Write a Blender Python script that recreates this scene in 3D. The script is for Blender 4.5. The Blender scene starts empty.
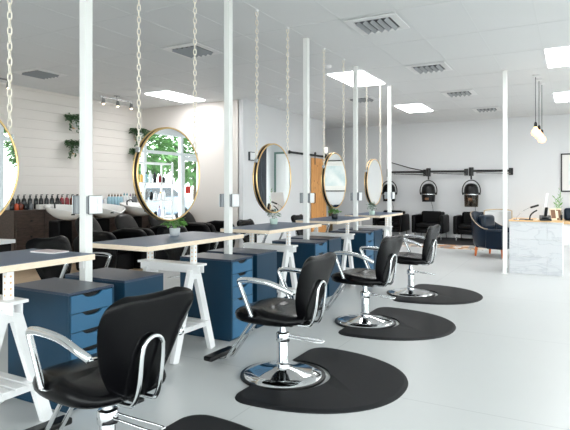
import bpy, bmesh, math, random
from mathutils import Vector, Matrix
random.seed(7)
PI = math.pi
sc = bpy.context.scene
COL = sc.collection
H = 3.152
ORD = 'zeroth first second third fourth fifth sixth seventh eighth ninth tenth eleventh twelfth thirteenth fourteenth fifteenth sixteenth seventeenth eighteenth nineteenth twentieth'.split()

# ------------------------------------------------------------------ materials
def lin(c):
    return tuple((x/12.92 if x <= .04045 else ((x+.055)/1.055)**2.4) for x in [v/255. for v in c])

def mat(name, rgb, rough=.5, metal=0., spec=.5, bump=0., bscale=40., coat=0., vary=0., vscale=3.):
    m = bpy.data.materials.new(name); m.use_nodes = True
    nt = m.node_tree; b = nt.nodes['Principled BSDF']
    c = lin(rgb) + (1,)
    b.inputs['Base Color'].default_value = c
    b.inputs['Roughness'].default_value = rough
    b.inputs['Metallic'].default_value = metal
    b.inputs['Specular IOR Level'].default_value = spec
    if coat:
        b.inputs['Coat Weight'].default_value = coat; b.inputs['Coat Roughness'].default_value = .1
    if bump or vary:
        tc = nt.nodes.new('ShaderNodeTexCoord')
    if bump:
        n = nt.nodes.new('ShaderNodeTexNoise'); n.inputs['Scale'].default_value = bscale; n.inputs['Detail'].default_value = 3
        bp = nt.nodes.new('ShaderNodeBump'); bp.inputs['Strength'].default_value = bump; bp.inputs['Distance'].default_value = .01
        nt.links.new(tc.outputs['Object'], n.inputs['Vector']); nt.links.new(n.outputs['Fac'], bp.inputs['Height'])
        nt.links.new(bp.outputs['Normal'], b.inputs['Normal'])
    if vary:
        n2 = nt.nodes.new('ShaderNodeTexNoise'); n2.inputs['Scale'].default_value = vscale; n2.inputs['Detail'].default_value = 4
        r = nt.nodes.new('ShaderNodeValToRGB')
        r.color_ramp.elements[0].position = .3; r.color_ramp.elements[1].position = .7
        r.color_ramp.elements[0].color = tuple(x*(1-vary) for x in c[:3]) + (1,)
        r.color_ramp.elements[1].color = tuple(min(1, x*(1+vary)) for x in c[:3]) + (1,)
        nt.links.new(tc.outputs['Object'], n2.inputs['Vector']); nt.links.new(n2.outputs['Fac'], r.inputs['Fac'])
        nt.links.new(r.outputs['Color'], b.inputs['Base Color'])
    return m

def emit(name, rgb, s):
    m = bpy.data.materials.new(name); m.use_nodes = True
    b = m.node_tree.nodes['Principled BSDF']
    b.inputs['Base Color'].default_value = lin(rgb) + (1,)
    b.inputs['Emission Color'].default_value = lin(rgb) + (1,)
    b.inputs['Emission Strength'].default_value = s
    return m

def glass(name, tint=(255, 255, 255), refl=.08):
    m = bpy.data.materials.new(name); m.use_nodes = True
    nt = m.node_tree; nt.nodes.clear()
    out = nt.nodes.new('ShaderNodeOutputMaterial'); t = nt.nodes.new('ShaderNodeBsdfTransparent')
    g = nt.nodes.new('ShaderNodeBsdfGlossy'); mx = nt.nodes.new('ShaderNodeMixShader'); lw = nt.nodes.new('ShaderNodeLayerWeight')
    t.inputs['Color'].default_value = lin(tint) + (1,); g.inputs['Roughness'].default_value = .02
    pw = nt.nodes.new('ShaderNodeMath'); pw.operation = 'POWER'; pw.inputs[1].default_value = 5
    ma = nt.nodes.new('ShaderNodeMath'); ma.operation = 'MULTIPLY_ADD'; ma.inputs[1].default_value = .6; ma.inputs[2].default_value = .03
    nt.links.new(lw.outputs['Facing'], pw.inputs[0]); nt.links.new(pw.outputs[0], ma.inputs[0]); nt.links.new(ma.outputs[0], mx.inputs['Fac']); nt.links.new(t.outputs[0], mx.inputs[1]); nt.links.new(g.outputs[0], mx.inputs[2])
    nt.links.new(mx.outputs[0], out.inputs['Surface'])
    return m

def wood(name, a, b_, scale=(1, 12, 12), rough=.5, knots=False):
    m = bpy.data.materials.new(name); m.use_nodes = True
    nt = m.node_tree; b = nt.nodes['Principled BSDF']; b.inputs['Roughness'].default_value = rough
    tc = nt.nodes.new('ShaderNodeTexCoord'); mp = nt.nodes.new('ShaderNodeMapping'); mp.inputs['Scale'].default_value = scale
    n = nt.nodes.new('ShaderNodeTexNoise'); n.inputs['Scale'].default_value = 3; n.inputs['Detail'].default_value = 6; n.inputs['Distortion'].default_value = .6
    r = nt.nodes.new('ShaderNodeValToRGB')
    r.color_ramp.elements[0].position = .35; r.color_ramp.elements[1].position = .65
    r.color_ramp.elements[0].color = lin(a) + (1,); r.color_ramp.elements[1].color = lin(b_) + (1,)
    nt.links.new(tc.outputs['Object'], mp.inputs['Vector']); nt.links.new(mp.outputs[0], n.inputs['Vector'])
    nt.links.new(n.outputs['Fac'], r.inputs['Fac'])
    col = r.outputs['Color']
    if knots:
        v = nt.nodes.new('ShaderNodeTexVoronoi'); v.inputs['Scale'].default_value = 5.5
        mp2 = nt.nodes.new('ShaderNodeMapping'); mp2.inputs['Scale'].default_value = (1.5, 1.5, .8)
        r2 = nt.nodes.new('ShaderNodeValToRGB'); r2.color_ramp.elements[0].position = .05; r2.color_ramp.elements[1].position = .16
        r2.color_ramp.elements[0].color = (1, 1, 1, 1); r2.color_ramp.elements[1].color = (0, 0, 0, 1)
        mx = nt.nodes.new('ShaderNodeMixRGB'); mx.inputs[2].default_value = lin((150, 84, 36)) + (1,)
        nt.links.new(tc.outputs['Object'], mp2.inputs['Vector']); nt.links.new(mp2.outputs[0], v.inputs['Vector'])
        nt.links.new(v.outputs['Distance'], r2.inputs['Fac']); nt.links.new(r2.outputs['Color'], mx.inputs[0])
        nt.links.new(col, mx.inputs[1]); col = mx.outputs[0]
    nt.links.new(col, b.inputs['Base Color'])
    return m

def marble(name):
    m = bpy.data.materials.new(name); m.use_nodes = True
    nt = m.node_tree; b = nt.nodes['Principled BSDF']; b.inputs['Roughness'].default_value = .25
    tc = nt.nodes.new('ShaderNodeTexCoord'); mp = nt.nodes.new('ShaderNodeMapping')
    mp.inputs['Rotation'].default_value = (.9, .2, .3); mp.inputs['Scale'].default_value = (1, .9, 3)
    n = nt.nodes.new('ShaderNodeTexNoise'); n.inputs['Scale'].default_value = 2.2; n.inputs['Detail'].default_value = 8; n.inputs['Distortion'].default_value = 1.2
    r = nt.nodes.new('ShaderNodeValToRGB'); e = r.color_ramp.elements
    e[0].position = .47; e[0].color = lin((206, 207, 210)) + (1,); e[1].position = .54; e[1].color = lin((204, 206, 209)) + (1,)
    k = e.new(.505); k.color = lin((190, 192, 197)) + (1,)
    nt.links.new(tc.outputs['Object'], mp.inputs['Vector']); nt.links.new(mp.outputs[0], n.inputs['Vector'])
    nt.links.new(n.outputs['Fac'], r.inputs['Fac']); nt.links.new(r.outputs['Color'], b.inputs['Base Color'])
    return m

def floor_mat(name):
    m = bpy.data.materials.new(name); m.use_nodes = True
    nt = m.node_tree; b = nt.nodes['Principled BSDF']; b.inputs['Roughness'].default_value = .34
    b.inputs['Specular IOR Level'].default_value = .35
    tc = nt.nodes.new('ShaderNodeTexCoord'); br = nt.nodes.new('ShaderNodeTexBrick')
    mp = nt.nodes.new('ShaderNodeMapping'); mp.inputs['Location'].default_value = (.35, .1, 0)
    br.offset = 0; br.inputs['Scale'].default_value = 1; br.inputs['Brick Width'].default_value = 1.8; br.inputs['Row Height'].default_value = 1.8
    br.inputs['Mortar Size'].default_value = .004; br.inputs['Mortar Smooth'].default_value = .2
    br.inputs['Color1'].default_value = lin((206, 208, 208)) + (1,); br.inputs['Color2'].default_value = lin((208, 210, 210)) + (1,)
    br.inputs['Mortar'].default_value = lin((188, 190, 190)) + (1,)
    n = nt.nodes.new('ShaderNodeTexNoise'); n.inputs['Scale'].default_value = 1.2; n.inputs['Detail'].default_value = 5
    r = nt.nodes.new('ShaderNodeValToRGB'); r.color_ramp.elements[0].color = (.93, .93, .93, 1); r.color_ramp.elements[1].color = (1, 1, 1, 1)
    mx = nt.nodes.new('ShaderNodeMixRGB'); mx.blend_type = 'MULTIPLY'; mx.inputs[0].default_value = 1
    nt.links.new(tc.outputs['Object'], mp.inputs['Vector']); nt.links.new(mp.outputs[0], br.inputs['Vector'])
    nt.links.new(tc.outputs['Object'], n.inputs['Vector']); nt.links.new(n.outputs['Fac'], r.inputs['Fac'])
    nt.links.new(br.outputs['Color'], mx.inputs[1]); nt.links.new(r.outputs['Color'], mx.inputs[2])
    nt.links.new(mx.outputs[0], b.inputs['Base Color'])
    return m

def stripes(name):
    m = bpy.data.materials.new(name); m.use_nodes = True
    nt = m.node_tree; b = nt.nodes['Principled BSDF']; b.inputs['Roughness'].default_value = .9
    tc = nt.nodes.new('ShaderNodeTexCoord'); mp = nt.nodes.new('ShaderNodeMapping'); mp.inputs['Scale'].default_value = (3, 5, 1)
    mp.inputs['Rotation'].default_value = (0, 0, .5)
    v = nt.nodes.new('ShaderNodeTexVoronoi'); v.inputs['Scale'].default_value = 1.2; v.distance = 'MANHATTAN'
    sx = nt.nodes.new('ShaderNodeSeparateColor')
    r = nt.nodes.new('ShaderNodeValToRGB'); r.color_ramp.interpolation = 'CONSTANT'; e = r.color_ramp.elements
    e[0].color = lin((214, 196, 176)) + (1,); e[1].position = .3; e[1].color = lin((190, 140, 96)) + (1,)
    k = e.new(.5); k.color = lin((150, 146, 144)) + (1,); k = e.new(.75); k.color = lin((226, 220, 212)) + (1,)
    nt.links.new(tc.outputs['Object'], mp.inputs['Vector']); nt.links.new(mp.outputs[0], v.inputs['Vector'])
    nt.links.new(v.outputs['Color'], sx.inputs[0]); nt.links.new(sx.outputs[0], r.inputs['Fac']); nt.links.new(r.outputs['Color'], b.inputs['Base Color'])
    return m

def art_mat(name):
    m = bpy.data.materials.new(name); m.use_nodes = True
    nt = m.node_tree; b = nt.nodes['Principled BSDF']; b.inputs['Roughness'].default_value = .4
    tc = nt.nodes.new('ShaderNodeTexCoord'); n = nt.nodes.new('ShaderNodeTexNoise'); n.inputs['Scale'].default_value = 2.5; n.inputs['Detail'].default_value = 5
    r = nt.nodes.new('ShaderNodeValToRGB'); e = r.color_ramp.elements
    e[0].position = .35; e[0].color = lin((196, 216, 218)) + (1,); e[1].position = .65; e[1].color = lin((240, 242, 241)) + (1,)
    k = e.new(.5); k.color = lin((224, 232, 232)) + (1,)
    nt.links.new(tc.outputs['Object'], n.inputs['Vector']); nt.links.new(n.outputs['Fac'], r.inputs['Fac']); nt.links.new(r.outputs['Color'], b.inputs['Base Color'])
    return m

M = dict(
    floor=floor_mat('floor_vinyl'),
    wallw=mat('wall_warm_white', (236, 231, 226), .6), wallg=mat('wall_cool_white', (226, 227, 229), .6),
    ceil=mat('ceiling_tile', (230, 231, 232), .8), grid=mat('ceiling_grid', (226, 227, 228), .6),
    white=mat('white_paint', (240, 240, 241), .35), post=mat('post_paint', (238, 239, 237), .4),
    navy=mat('navy_lacquer', (10, 52, 76), .4, spec=.35, vary=.05, vscale=6), navyd=mat('navy_top', (50, 62, 82), .33),
    linol=mat('slate_linoleum', (60, 82, 110), .36, vary=.05), birch=wood('birch_ply', (232, 212, 188), (240, 224, 204), (6, 6, 40)),
    leather=mat('black_leather', (6, 6, 8), .24, spec=.16), leather2=mat('black_upholstery', (8, 8, 10), .4, spec=.14, bump=.05, bscale=200),
    chrome=mat('chrome', (226, 228, 230), .07, 1.), steel=mat('brushed_steel', (176, 178, 180), .25, 1.),
    steelg=mat('grey_box', (150, 154, 158), .4), rubber=mat('black_rubber', (22, 23, 26), .6, spec=.25, bump=.08, bscale=260), plastic=mat('black_plastic', (12, 12, 14), .32, spec=.3), black=mat('black_metal', (20, 20, 22), .4),
    gold=mat('gold_metal', (228, 194, 138), .34, 1.), mirror=mat('mirror_silver', (240, 243, 243), .0, 1.), band=mat('dark_band', (30, 27, 24), .4),
    chain=mat('cream_chain', (246, 238, 224), .35), socket=mat('socket_white', (236, 238, 240), .3), dgrey=mat('dark_grey', (70, 74, 80), .5),
    pine=wood('knotty_pine', (218, 150, 84), (238, 178, 112), (9, 9, .8), .5, True), walnut=wood('dark_walnut', (64, 53, 48), (84, 70, 63), (3, 12, 12), .45),
    oak=wood('oak_top', (222, 178, 124), (236, 198, 150), (12, 2, 12), .45), oakl=wood('orange_leg', (200, 100, 44), (222, 124, 60), (10, 10, 2), .4), woodfl=wood('wash_floor', (196, 168, 138), (214, 188, 158), (1, 9, 1), .45),
    ceramic=mat('white_ceramic', (244, 243, 241), .12, coat=.4), navyl=mat('navy_leather', (7, 26, 44), .3, spec=.3), piping=mat('pale_piping', (188, 168, 146), .5),
    chair_lit=mat('black_leather_lit', (24, 23, 23), .38, spec=.3),  # wash chair backrest: black leather with its highlight lightened into the colour
    marble=marble('white_marble'), led=emit('led_panel', (255, 255, 255), 14.), lampw=emit('wall_lamp_glow', (255, 248, 236), 2.), bulb=emit('warm_bulb', (255, 205, 150), 1.6), spot=emit('spot_bulb', (255, 224, 190), 8.),
    leaf=mat('leaf_green', (112, 168, 80), .5, vary=.25, vscale=30), leafd=mat('leaf_dark', (84, 116, 80), .5, vary=.25, vscale=20), leafg=mat('leaf_grey_green', (112, 140, 118), .5, vary=.2, vscale=30),
    soil=mat('soil', (60, 46, 36), .9), concrete=mat('pot_concrete', (190, 194, 198), .6), mint=mat('pot_mint', (202, 222, 212), .3), potblack=mat('pot_black', (34, 38, 40), .4),
    glassp=glass('window_glass', (250, 253, 252)), smoke=glass('visor_smoke', (190, 182, 174)), art=art_mat('abstract_print'), rugd=mat('rug_black', (26, 26, 28), .9), rugs=stripes('rug_stripe'),
    alu=mat('window_frame_white', (226, 230, 232), .35), curtain=mat('curtain_grey', (92, 98, 106), .9), greenframe=mat('frame_green', (110, 140, 132), .4),
    cloth=mat('white_upholstery', (206, 206, 206), .8), rattan=mat('rattan', (196, 176, 146), .6), pave=mat('paving', (170, 168, 164), .9), carp=mat('car_paint', (120, 140, 160), .25, coat=.5),
    carg=mat('car_glass', (40, 48, 56), .1), tyre=mat('tyre', (30, 30, 32), .8), treeg=mat('tree_leaf', (96, 140, 82), .7, vary=.3, vscale=2), bark=mat('bark', (96, 80, 66), .9),
    pink=mat('magazine_cover', (206, 188, 190), .4), paper=mat('paper', (240, 238, 234), .6), cream=mat('cream_card', (232, 216, 190), .6), brown=mat('brown_card', (120, 84, 58), .6), brownframe=mat('brown_jamb', (128, 108, 78), .5),
    red=mat('red_sign', (206, 60, 50), .5), brick=mat('facade_far', (200, 188, 178), .8))
BOT = {n: mat('bottle_' + n, c, .25) for n, c in dict(dark=(26, 30, 34), amber=(120, 52, 28), orange=(214, 86, 44), red=(140, 36, 50), blue=(168, 206, 222), white=(232, 234, 236), grey=(120, 124, 128), teal=(60, 150, 164), gold=(226, 180, 92), purple=(120, 70, 130), brownc=(120, 88, 66), yellow=(224, 196, 60), lilac=(196, 200, 224)).items()}

# ------------------------------------------------------------------ mesh builder
def cat_rom(pts, n=8, closed=False):
    P = [Vector(p) for p in pts]; out = []
    m = len(P); rng = range(m) if closed else range(m-1)
    for i in rng:
        p1, p2 = P[i], P[(i+1) % m]
        p0 = P[(i-1) % m] if (closed or i > 0) else p1*2-p2
        p3 = P[(i+2) % m] if (closed or i < m-2) else p2*2-p1
        for k in range(n):
            t = k/n
            out.append(.5*((2*p1)+(p2-p0)*t+(2*p0-5*p1+4*p2-p3)*t*t+(3*p1-p0-3*p2+p3)*t**3))
    if not closed: out.append(P[-1])
    return out

class MB:
    def __init__(s): s.bm = bmesh.new()
    def box(s, x0, x1, y0, y1, z0, z1, mtx=None):
        v = [s.bm.verts.new((x, y, z)) for z in (z0, z1) for y in (y0, y1) for x in (x0, x1)]
        for f in ((0, 2, 3, 1), (4, 5, 7, 6), (0, 1, 5, 4), (2, 6, 7, 3), (0, 4, 6, 2), (1, 3, 7, 5)):
            s.bm.faces.new([v[i] for i in f])
        if mtx is not None: bmesh.ops.transform(s.bm, matrix=mtx, verts=v)
        return s
    def bar(s, a, b, w, d, up=(0, 0, 1)):      # rectangular bar from a to b
        a, b = Vector(a), Vector(b); t = (b-a); L = t.length; t.normalize()
        u = Vector(up); x = u.cross(t)
        if x.length < 1e-4: x = Vector((1, 0, 0)).cross(t)
        x.normalize(); y = t.cross(x)
        m = Matrix((x.to_4d(), y.to_4d(), t.to_4d(), (0, 0, 0, 1))).transposed()
        for r in range(3): m[r][3] = a[r]
        m[3] = (0, 0, 0, 1)
        return s.box(-w/2, w/2, -d/2, d/2, 0, L, m)
    def tube(s, pts, r, segs=8, closed=False, flat=1.):
        P = [Vector(p) for p in pts]; n = len(P); T = []
        for i in range(n):
            a = P[(i-1) % n] if (closed or i > 0) else P[i]; b = P[(i+1) % n] if (closed or i < n-1) else P[i]
            T.append((b-a).normalized())
        ref = Vector((0, 0, 1))
        if abs(T[0].dot(ref)) > .9: ref = Vector((1, 0, 0))
        N = (ref - T[0]*ref.dot(T[0])).normalized(); rings = []
        for i in range(n):
            N = (N - T[i]*N.dot(T[i])).normalized(); B = T[i].cross(N)
            rr = r[i] if isinstance(r, (list, tuple)) else r
            rings.append([s.bm.verts.new(P[i] + N*math.cos(2*PI*k/segs)*rr + B*math.sin(2*PI*k/segs)*rr*flat) for k in range(segs)])
        m = n if closed else n-1
        for i in range(m):
            A, C = rings[i], rings[(i+1) % n]
            for k in range(segs):
                s.bm.faces.new((A[k], A[(k+1) % segs], C[(k+1) % segs], C[k]))
        if not closed:
            s.bm.faces.new(rings[0][::-1]); s.bm.faces.new(rings[-1])
        return s
    def lathe(s, prof, c=(0, 0, 0), segs=32, axis='Z', sx=1., sy=1.):
        vs = []
        rings = []
        for r, z in prof:
            if r < 1e-6: ring = [s.bm.verts.new((0, 0, z))]
            else: ring = [s.bm.verts.new((r*math.cos(2*PI*k/segs)*sx, r*math.sin(2*PI*k/segs)*sy, z)) for k in range(segs)]
            rings.append(ring); vs += ring
        for a, b in zip(rings, rings[1:]):
            for k in range(segs):
                k2 = (k+1) % segs
                q = [a[k % len(a)], a[k2 % len(a)], b[k2 % len(b)], b[k % len(b)]]
                q2 = []
                for v in q:
                    if v not in q2: q2.append(v)
                if len(q2) > 2:
                    try: s.bm.faces.new(q2)
                    except ValueError: pass
        m = Matrix.Translation(c)
        if axis == 'Y': m = m @ Matrix.Rotation(-PI/2, 4, 'X')
        if axis == 'X': m = m @ Matrix.Rotation(PI/2, 4, 'Y')
        if axis == '-Y': m = m @ Matrix.Rotation(PI/2, 4, 'X')
        bmesh.ops.transform(s.bm, matrix=m, verts=vs)
        return s
    def prism(s, out, a, b, axis='Z'):          # outline extruded from a to b along axis
        def put(p, h):
            return (p[0], p[1], h) if axis == 'Z' else ((p[0], h, p[1]) if axis == 'Y' else (h, p[0], p[1]))
        A = [s.bm.verts.new(put(p, a)) for p in out]; B = [s.bm.verts.new(put(p, b)) for p in out]
        n = len(out)
        s.bm.faces.new(A[::-1]); s.bm.faces.new(B)
        for i in range(n): s.bm.faces.new((A[i], A[(i+1) % n], B[(i+1) % n], B[i]))
        return s
    def ball(s, c, r, sx=1, sy=1, sz=1, u=16, v=10):
        m = Matrix.Translation(c) @ Matrix.Diagonal((r*sx, r*sy, r*sz, 1))
        bmesh.ops.create_uvsphere(s.bm, u_segments=u, v_segments=v, radius=1, matrix=m)
        return s
    def leaf(s, c, d, L, w, droop=.3):
        c, d = Vector(c), Vector(d).normalized()
        sd = d.cross(Vector((random.uniform(-.4, .4), random.uniform(-.4, .4), 1)))
        if sd.length < 1e-3: sd = Vector((1, 0, 0))
        sd.normalize(); dn = Vector((0, 0, -1))*L*droop
        v = [s.bm.verts.new(p) for p in (c, c+d*L*.5+sd*w/2, c+d*L+dn, c+d*L*.5-sd*w/2)]
        mid = s.bm.verts.new(c+d*L*.5+Vector((0, 0, -w*.2)))
        s.bm.faces.new((v[0], v[1], mid)); s.bm.faces.new((v[1], v[2], mid)); s.bm.faces.new((v[2], v[3], mid)); s.bm.faces.new((v[3], v[0], mid))
        return s
    def build(s, name, m, parent=None, bevel=0, seg=2, smooth=None, sub=0):
        bmesh.ops.recalc_face_normals(s.bm, faces=s.bm.faces)
        me = bpy.data.meshes.new(name); s.bm.to_mesh(me); s.bm.free()
        me.materials.append(m if not isinstance(m, str) else M[m])
        if smooth is not None:
            for p in me.polygons: p.use_smooth = True
            if smooth < 179: me.set_sharp_from_angle(angle=math.radians(smooth))
        o = bpy.data.objects.new(name, me); COL.objects.link(o)
        if bevel:
            b = o.modifiers.new('Bevel', 'BEVEL'); b.width = bevel; b.segments = seg; b.limit_method = 'ANGLE'; b.angle_limit = math.radians(40)
        if sub:
            b = o.modifiers.new('Subsurf', 'SUBSURF'); b.levels = sub; b.render_levels = sub
        if parent is not None: o.parent = parent
        return o

def tag(o, label, cat, group=None, kind=None):
    o['label'] = label; o['category'] = cat
    if group: o['group'] = group
    if kind: o['kind'] = kind
    return o
def thing(name, label, cat, loc=(0, 0, 0), rz=0, group=None):
    o = bpy.data.objects.new(name, None); COL.objects.link(o); o.empty_display_size = .1
    o.location = loc; o.rotation_euler = (0, 0, rz)
    return tag(o, label, cat, group)
def struct(o, kind='structure'):
    o['kind'] = kind; return o
CH = {}
def kids(o): return [c for c in bpy.data.objects if c.parent == o]
def dup(root, loc, rz=0, label=None, group=None):
    r = root.copy(); COL.objects.link(r); r.location = loc; r.rotation_euler = (root.rotation_euler[0], root.rotation_euler[1], rz)
    if label: r['label'] = label
    if group: r['group'] = group
    for ch in kids(root):
        c = ch.copy(); COL.objects.link(c); c.parent = r
        for g in kids(ch):
            d = g.copy(); COL.objects.link(d); d.parent = c
    return r
def plabel(o, label): o['label'] = label; return o

# ------------------------------------------------------------------ room shell
XB, XF = 14.69, -4.0          # far wall, wall behind the camera
YL, YR, YP, X2 = 8.66, -3.2, 5.92, 9.06
struct(MB().box(XF-.1, XB+.1, YR-.15, 9.0, -.12, 0).build('floor', 'floor'))
struct(MB().box(4.6, X2, 6.0, YL, 0, .02).build('floor_wash', 'woodfl'))
cm = MB().box(XF-.1, XB+.1, YR-.15, 9.0, H, H+.12)
struct(cm.build('ceiling', 'ceil'))
g = MB()
x = 6.53-1.2*9
while x < XB:
    if x > XF: g.box(x-.008, x+.008, YR, 8.66, H-.003, H-.0005)
    x += 1.2
y = .98-.625*6
while y < 8.6:
    if y > YR: g.box(XF, XB, y-.008, y+.008, H-.003, H-.0006)
    y += .625
struct(g.build('trim_1', 'grid'))
# left wall clad in boards with shadow gaps
w = MB().box(XF, X2+.1, YL+.014, YL+.1, 0, H)
z = 0.0
while z < H:
    w.box(XF, X2, YL, YL+.02, z+.003, min(z+.166, H)); z += .172
struct(w.build('wall_left', 'wallw', bevel=.002, seg=1))
struct(MB().box(X2, X2+.12, YP+.1, YL, 0, H).build('wall_inner', mat('wall_inner_paint', (230, 224, 219), .6)))
struct(MB().box(X2, 13.1, YP, YP+.12, 0, H).build('wall_partition', 'wallg'))
struct(MB().box(XB, XB+.1, YR-.1, 9.0, 0, H).build('wall_back', 'wallg'))
struct(MB().box(X2+.1, XB, 8.66, 8.8, 0, H).build('wall_corridor', 'wallg'))
struct(MB().box(XF-.1, XF, 6.2, 8.8, 0, H).box(XF-.1, XF, YR-.1, 6.2, 2.72, H).box(XF-.1, XF, YR-.1, 6.2, 0, .1).build('wall_front', 'wallg'))
FY = [YR, -1.6, 0, 1.6, 3.2, 4.7, 6.2]
ff = MB()
for y in FY: ff.box(XF-.1, XF, y-.04, y+.04, .1, 2.72)
ff.box(XF-.09, XF-.01, YR, 6.2, 2.66, 2.72).box(XF-.09, XF-.01, YR, 6.2, .1, .16)
struct(ff.build('trim_5', 'alu', bevel=.004))
for i, (a, b) in enumerate(zip(FY, FY[1:])):
    struct(MB().box(XF-.055, XF-.047, a+.04, b-.04, .16, 2.66).build('window_%d' % (20+i), 'glassp'))  # unseen glazing added behind the camera so daylight reaches the near chairs
struct(MB().box(XB-.015, XB, YR, 8.7, 0, .1).build('baseboard_back', 'white', bevel=.003))
struct(MB().box(X2+.0, 12.15, YP-.013, YP, 0, .1).build('baseboard_partition', 'white', bevel=.003))
struct(MB().box(XB-.05, XB, 6.38, 6.50, 0, 2.2).box(XB-.05, XB, 7.3, 7.42, 0, 2.2).box(XB-.05, XB, 6.38, 7.42, 2.2, 2.3).build('trim_2', 'brownframe', bevel=.004))
struct(MB().box(XB-.03, XB, 6.5, 7.3, 0.01, 2.2).build('door_1', 'white', bevel=.003))
# storefront on the right: glazing between frames
ZT = 2.72
MULL = [-4.0, -2.6, -1.2, .2, 1.6, 3.0, 4.4, 5.8, 7.2, 8.3, 9.38, 10.72, 12.3, 13.4, XB]
fr = MB().box(XF, XB, YR-.12, YR, ZT, H).box(XF, XB, YR-.12, YR, 0, .1)
struct(fr.build('wall_right', 'wallg'))
fm = MB()
for x in MULL: fm.box(x-.045, x+.045, YR-.1, YR, .1, ZT)
fm.box(XF, XB, YR-.09, YR-.01, ZT-.06, ZT).box(XF, XB, YR-.09, YR-.01, .1, .16).box(XF, XB, YR-.09, YR-.01, 2.18, 2.25)
struct(fm.build('trim_3', 'alu', bevel=.004))
n = 0
for a, b in zip(MULL, MULL[1:]):
    if (a, b) == (10.72, 12.3): continue
    n += 1
    struct(MB().box(a+.045, b-.045, YR-.055, YR-.047, .16, ZT-.06).build('window_%d' % n, 'glassp'))
# pair of glazed shop doors
struct(MB().box(10.765, 12.255, YR-.055, YR-.047, 2.25, ZT-.06).build('window_%d' % (n+1), 'glassp'))
for k, (a, b) in enumerate(((10.77, 11.49), (11.51, 12.25))):
    d = MB()
    d.box(a, a+.09, YR-.08, YR-.03, .1, 2.17).box(b-.09, b, YR-.08, YR-.03, .1, 2.17).box(a+.09, b-.09, YR-.08, YR-.03, .1, .3).box(a+.09, b-.09, YR-.08, YR-.03, 2.06, 2.17)
    dd = struct(d.build('door_%d' % (k+2), 'alu', bevel=.003))
    MB().box(a+.09, b-.09, YR-.059, YR-.052, .3, 2.06).build('pane', 'glassp', dd)
    hx = b-.05 if k == 0 else a+.05
    MB().tube([(hx, YR-.03, .95), (hx, YR+.03, .97), (hx, YR+.03, 1.3), (hx, YR-.03, 1.32)], .012).build('handle', 'steel', dd, smooth=50)
tag(MB().box(10.9, 11.12, YR-.051, YR-.046, 1.2, 1.4).build('door_sign', 'red'), 'small plain red square sign on the glazed shop door', 'sign')

# ------------------------------------------------------------------ outside the shop front
struct(MB().box(-30, 45, -60, YR-.15, -.2, -.03).box(-40, XF-.1, YR-.15, 40, -.2, -.03).build('floor_paving', 'pave'))
def tree(x, y, hgt, r, label):
    t = thing('street_tree', label, 'tree', (x, y, -.03), 0, 'trees outside the shop window')
    MB().tube([(0, 0, 0), (.05, 0, hgt*.4), (-.03, .05, hgt*.65)], [.18, .14, .08], 8).build('trunk', 'bark', t, smooth=60)
    f = MB()
    for i in range(1500):
        d = Vector((random.gauss(0, 1), random.gauss(0, 1), random.gauss(0, .8))).normalized()
        p = d*r*random.uniform(.55, 1.05); p.z = p.z*.8+hgt*.62
        f.leaf(p, d+Vector((random.uniform(-.6, .6), random.uniform(-.6, .6), random.uniform(-.3, .6))), .42, .3)
    f.build('foliage', 'treeg', t)
TL = ['leafy street tree outside, farthest left of the row beyond the shop front', 'leafy street tree outside, behind the blue grey car', 'leafy street tree outside, straight behind the glazed doors', 'leafy street tree outside, farthest right beyond the shop doors', 'leafy street tree outside, beyond the product rack window']
for (x, y, h_, r), l in zip([(6.5, -15, 5.4, 1.8), (16, -14.6, 5.2, 1.9), (21, -15, 5.8, 2.), (26.2, -15, 5.6, 2.), (11.2, -15, 5.8, 1.9)], TL): tree(x, y, h_, r, l)
car = thing('parked_car', 'blue grey car parked outside the shop front', 'car', (15.6, -9.2, -.03), .06)
pr = [(-2.1, .35), (-2.15, .75), (-1.95, .95), (-1.2, 1.02), (-.65, 1.45), (.75, 1.48), (1.45, 1.08), (2.05, .95), (2.15, .6), (2.1, .32)]
MB().prism(pr, -.85, .85, 'Y').build('body', 'carp', car, bevel=.12, seg=3, smooth=60)
MB().prism([(-1.08, 1.03), (-.6, 1.4), (.7, 1.42), (1.3, 1.06)], -.862, .862, 'Y').build('windows', 'carg', car, bevel=.02)
for sx in (-1.35, 1.35):
    for sy in (-.78, .78):
        MB().lathe([(0, -.1), (.3, -.1), (.33, -.06), (.33, .06), (.3, .1), (.18, .1), (.16, .085), (0, .085)], (sx, sy, .33), 24, 'Y' if sy > 0 else '-Y').build('wheel', 'tyre', car, smooth=40)

# ------------------------------------------------------------------ ceiling lights and vents
def panel(x, y, label):
    t = thing('ceiling_light_panel', label, 'ceiling light', (x, y, H), 0, 'rectangular ceiling light panels')
    MB().box(-.57, .57, -.285, .285, -.012, -.007).build('diffuser', 'led', t)
    f = MB().box(-.588, .588, -.3, -.285, -.014, -.0072).box(-.588, .588, .285, .3, -.014, -.0072).box(-.588, -.57, -.285, .285, -.014, -.0072).box(.57, .588, -.285, .285, -.014, -.0072)
    f.build('frame', 'white', t)
LP = [(8.2, 6.95, 'bright ceiling light panel above the hair wash corner'), (8.33, 3.17, 'bright ceiling light panel above the row of mirrors'), (11.93, 3.17, 'bright ceiling light panel nearest the dryers on the far wall'),
      (8.33, .05, 'bright ceiling light panel at the right edge, nearer of the two there'), (11.93, .05, 'bright ceiling light panel at the right edge, behind the hanging bulbs')]
for a in LP: panel(*a)
for a in [(4.73, .05, 'ceiling light panel over the aisle, above the top of the photo'), (4.73, 6.92, 'ceiling light panel over the wash area, left of the dark ceiling vent'), (1.13, 3.17, 'ceiling light panel over the nearest station, above the photo')]: pass
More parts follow.
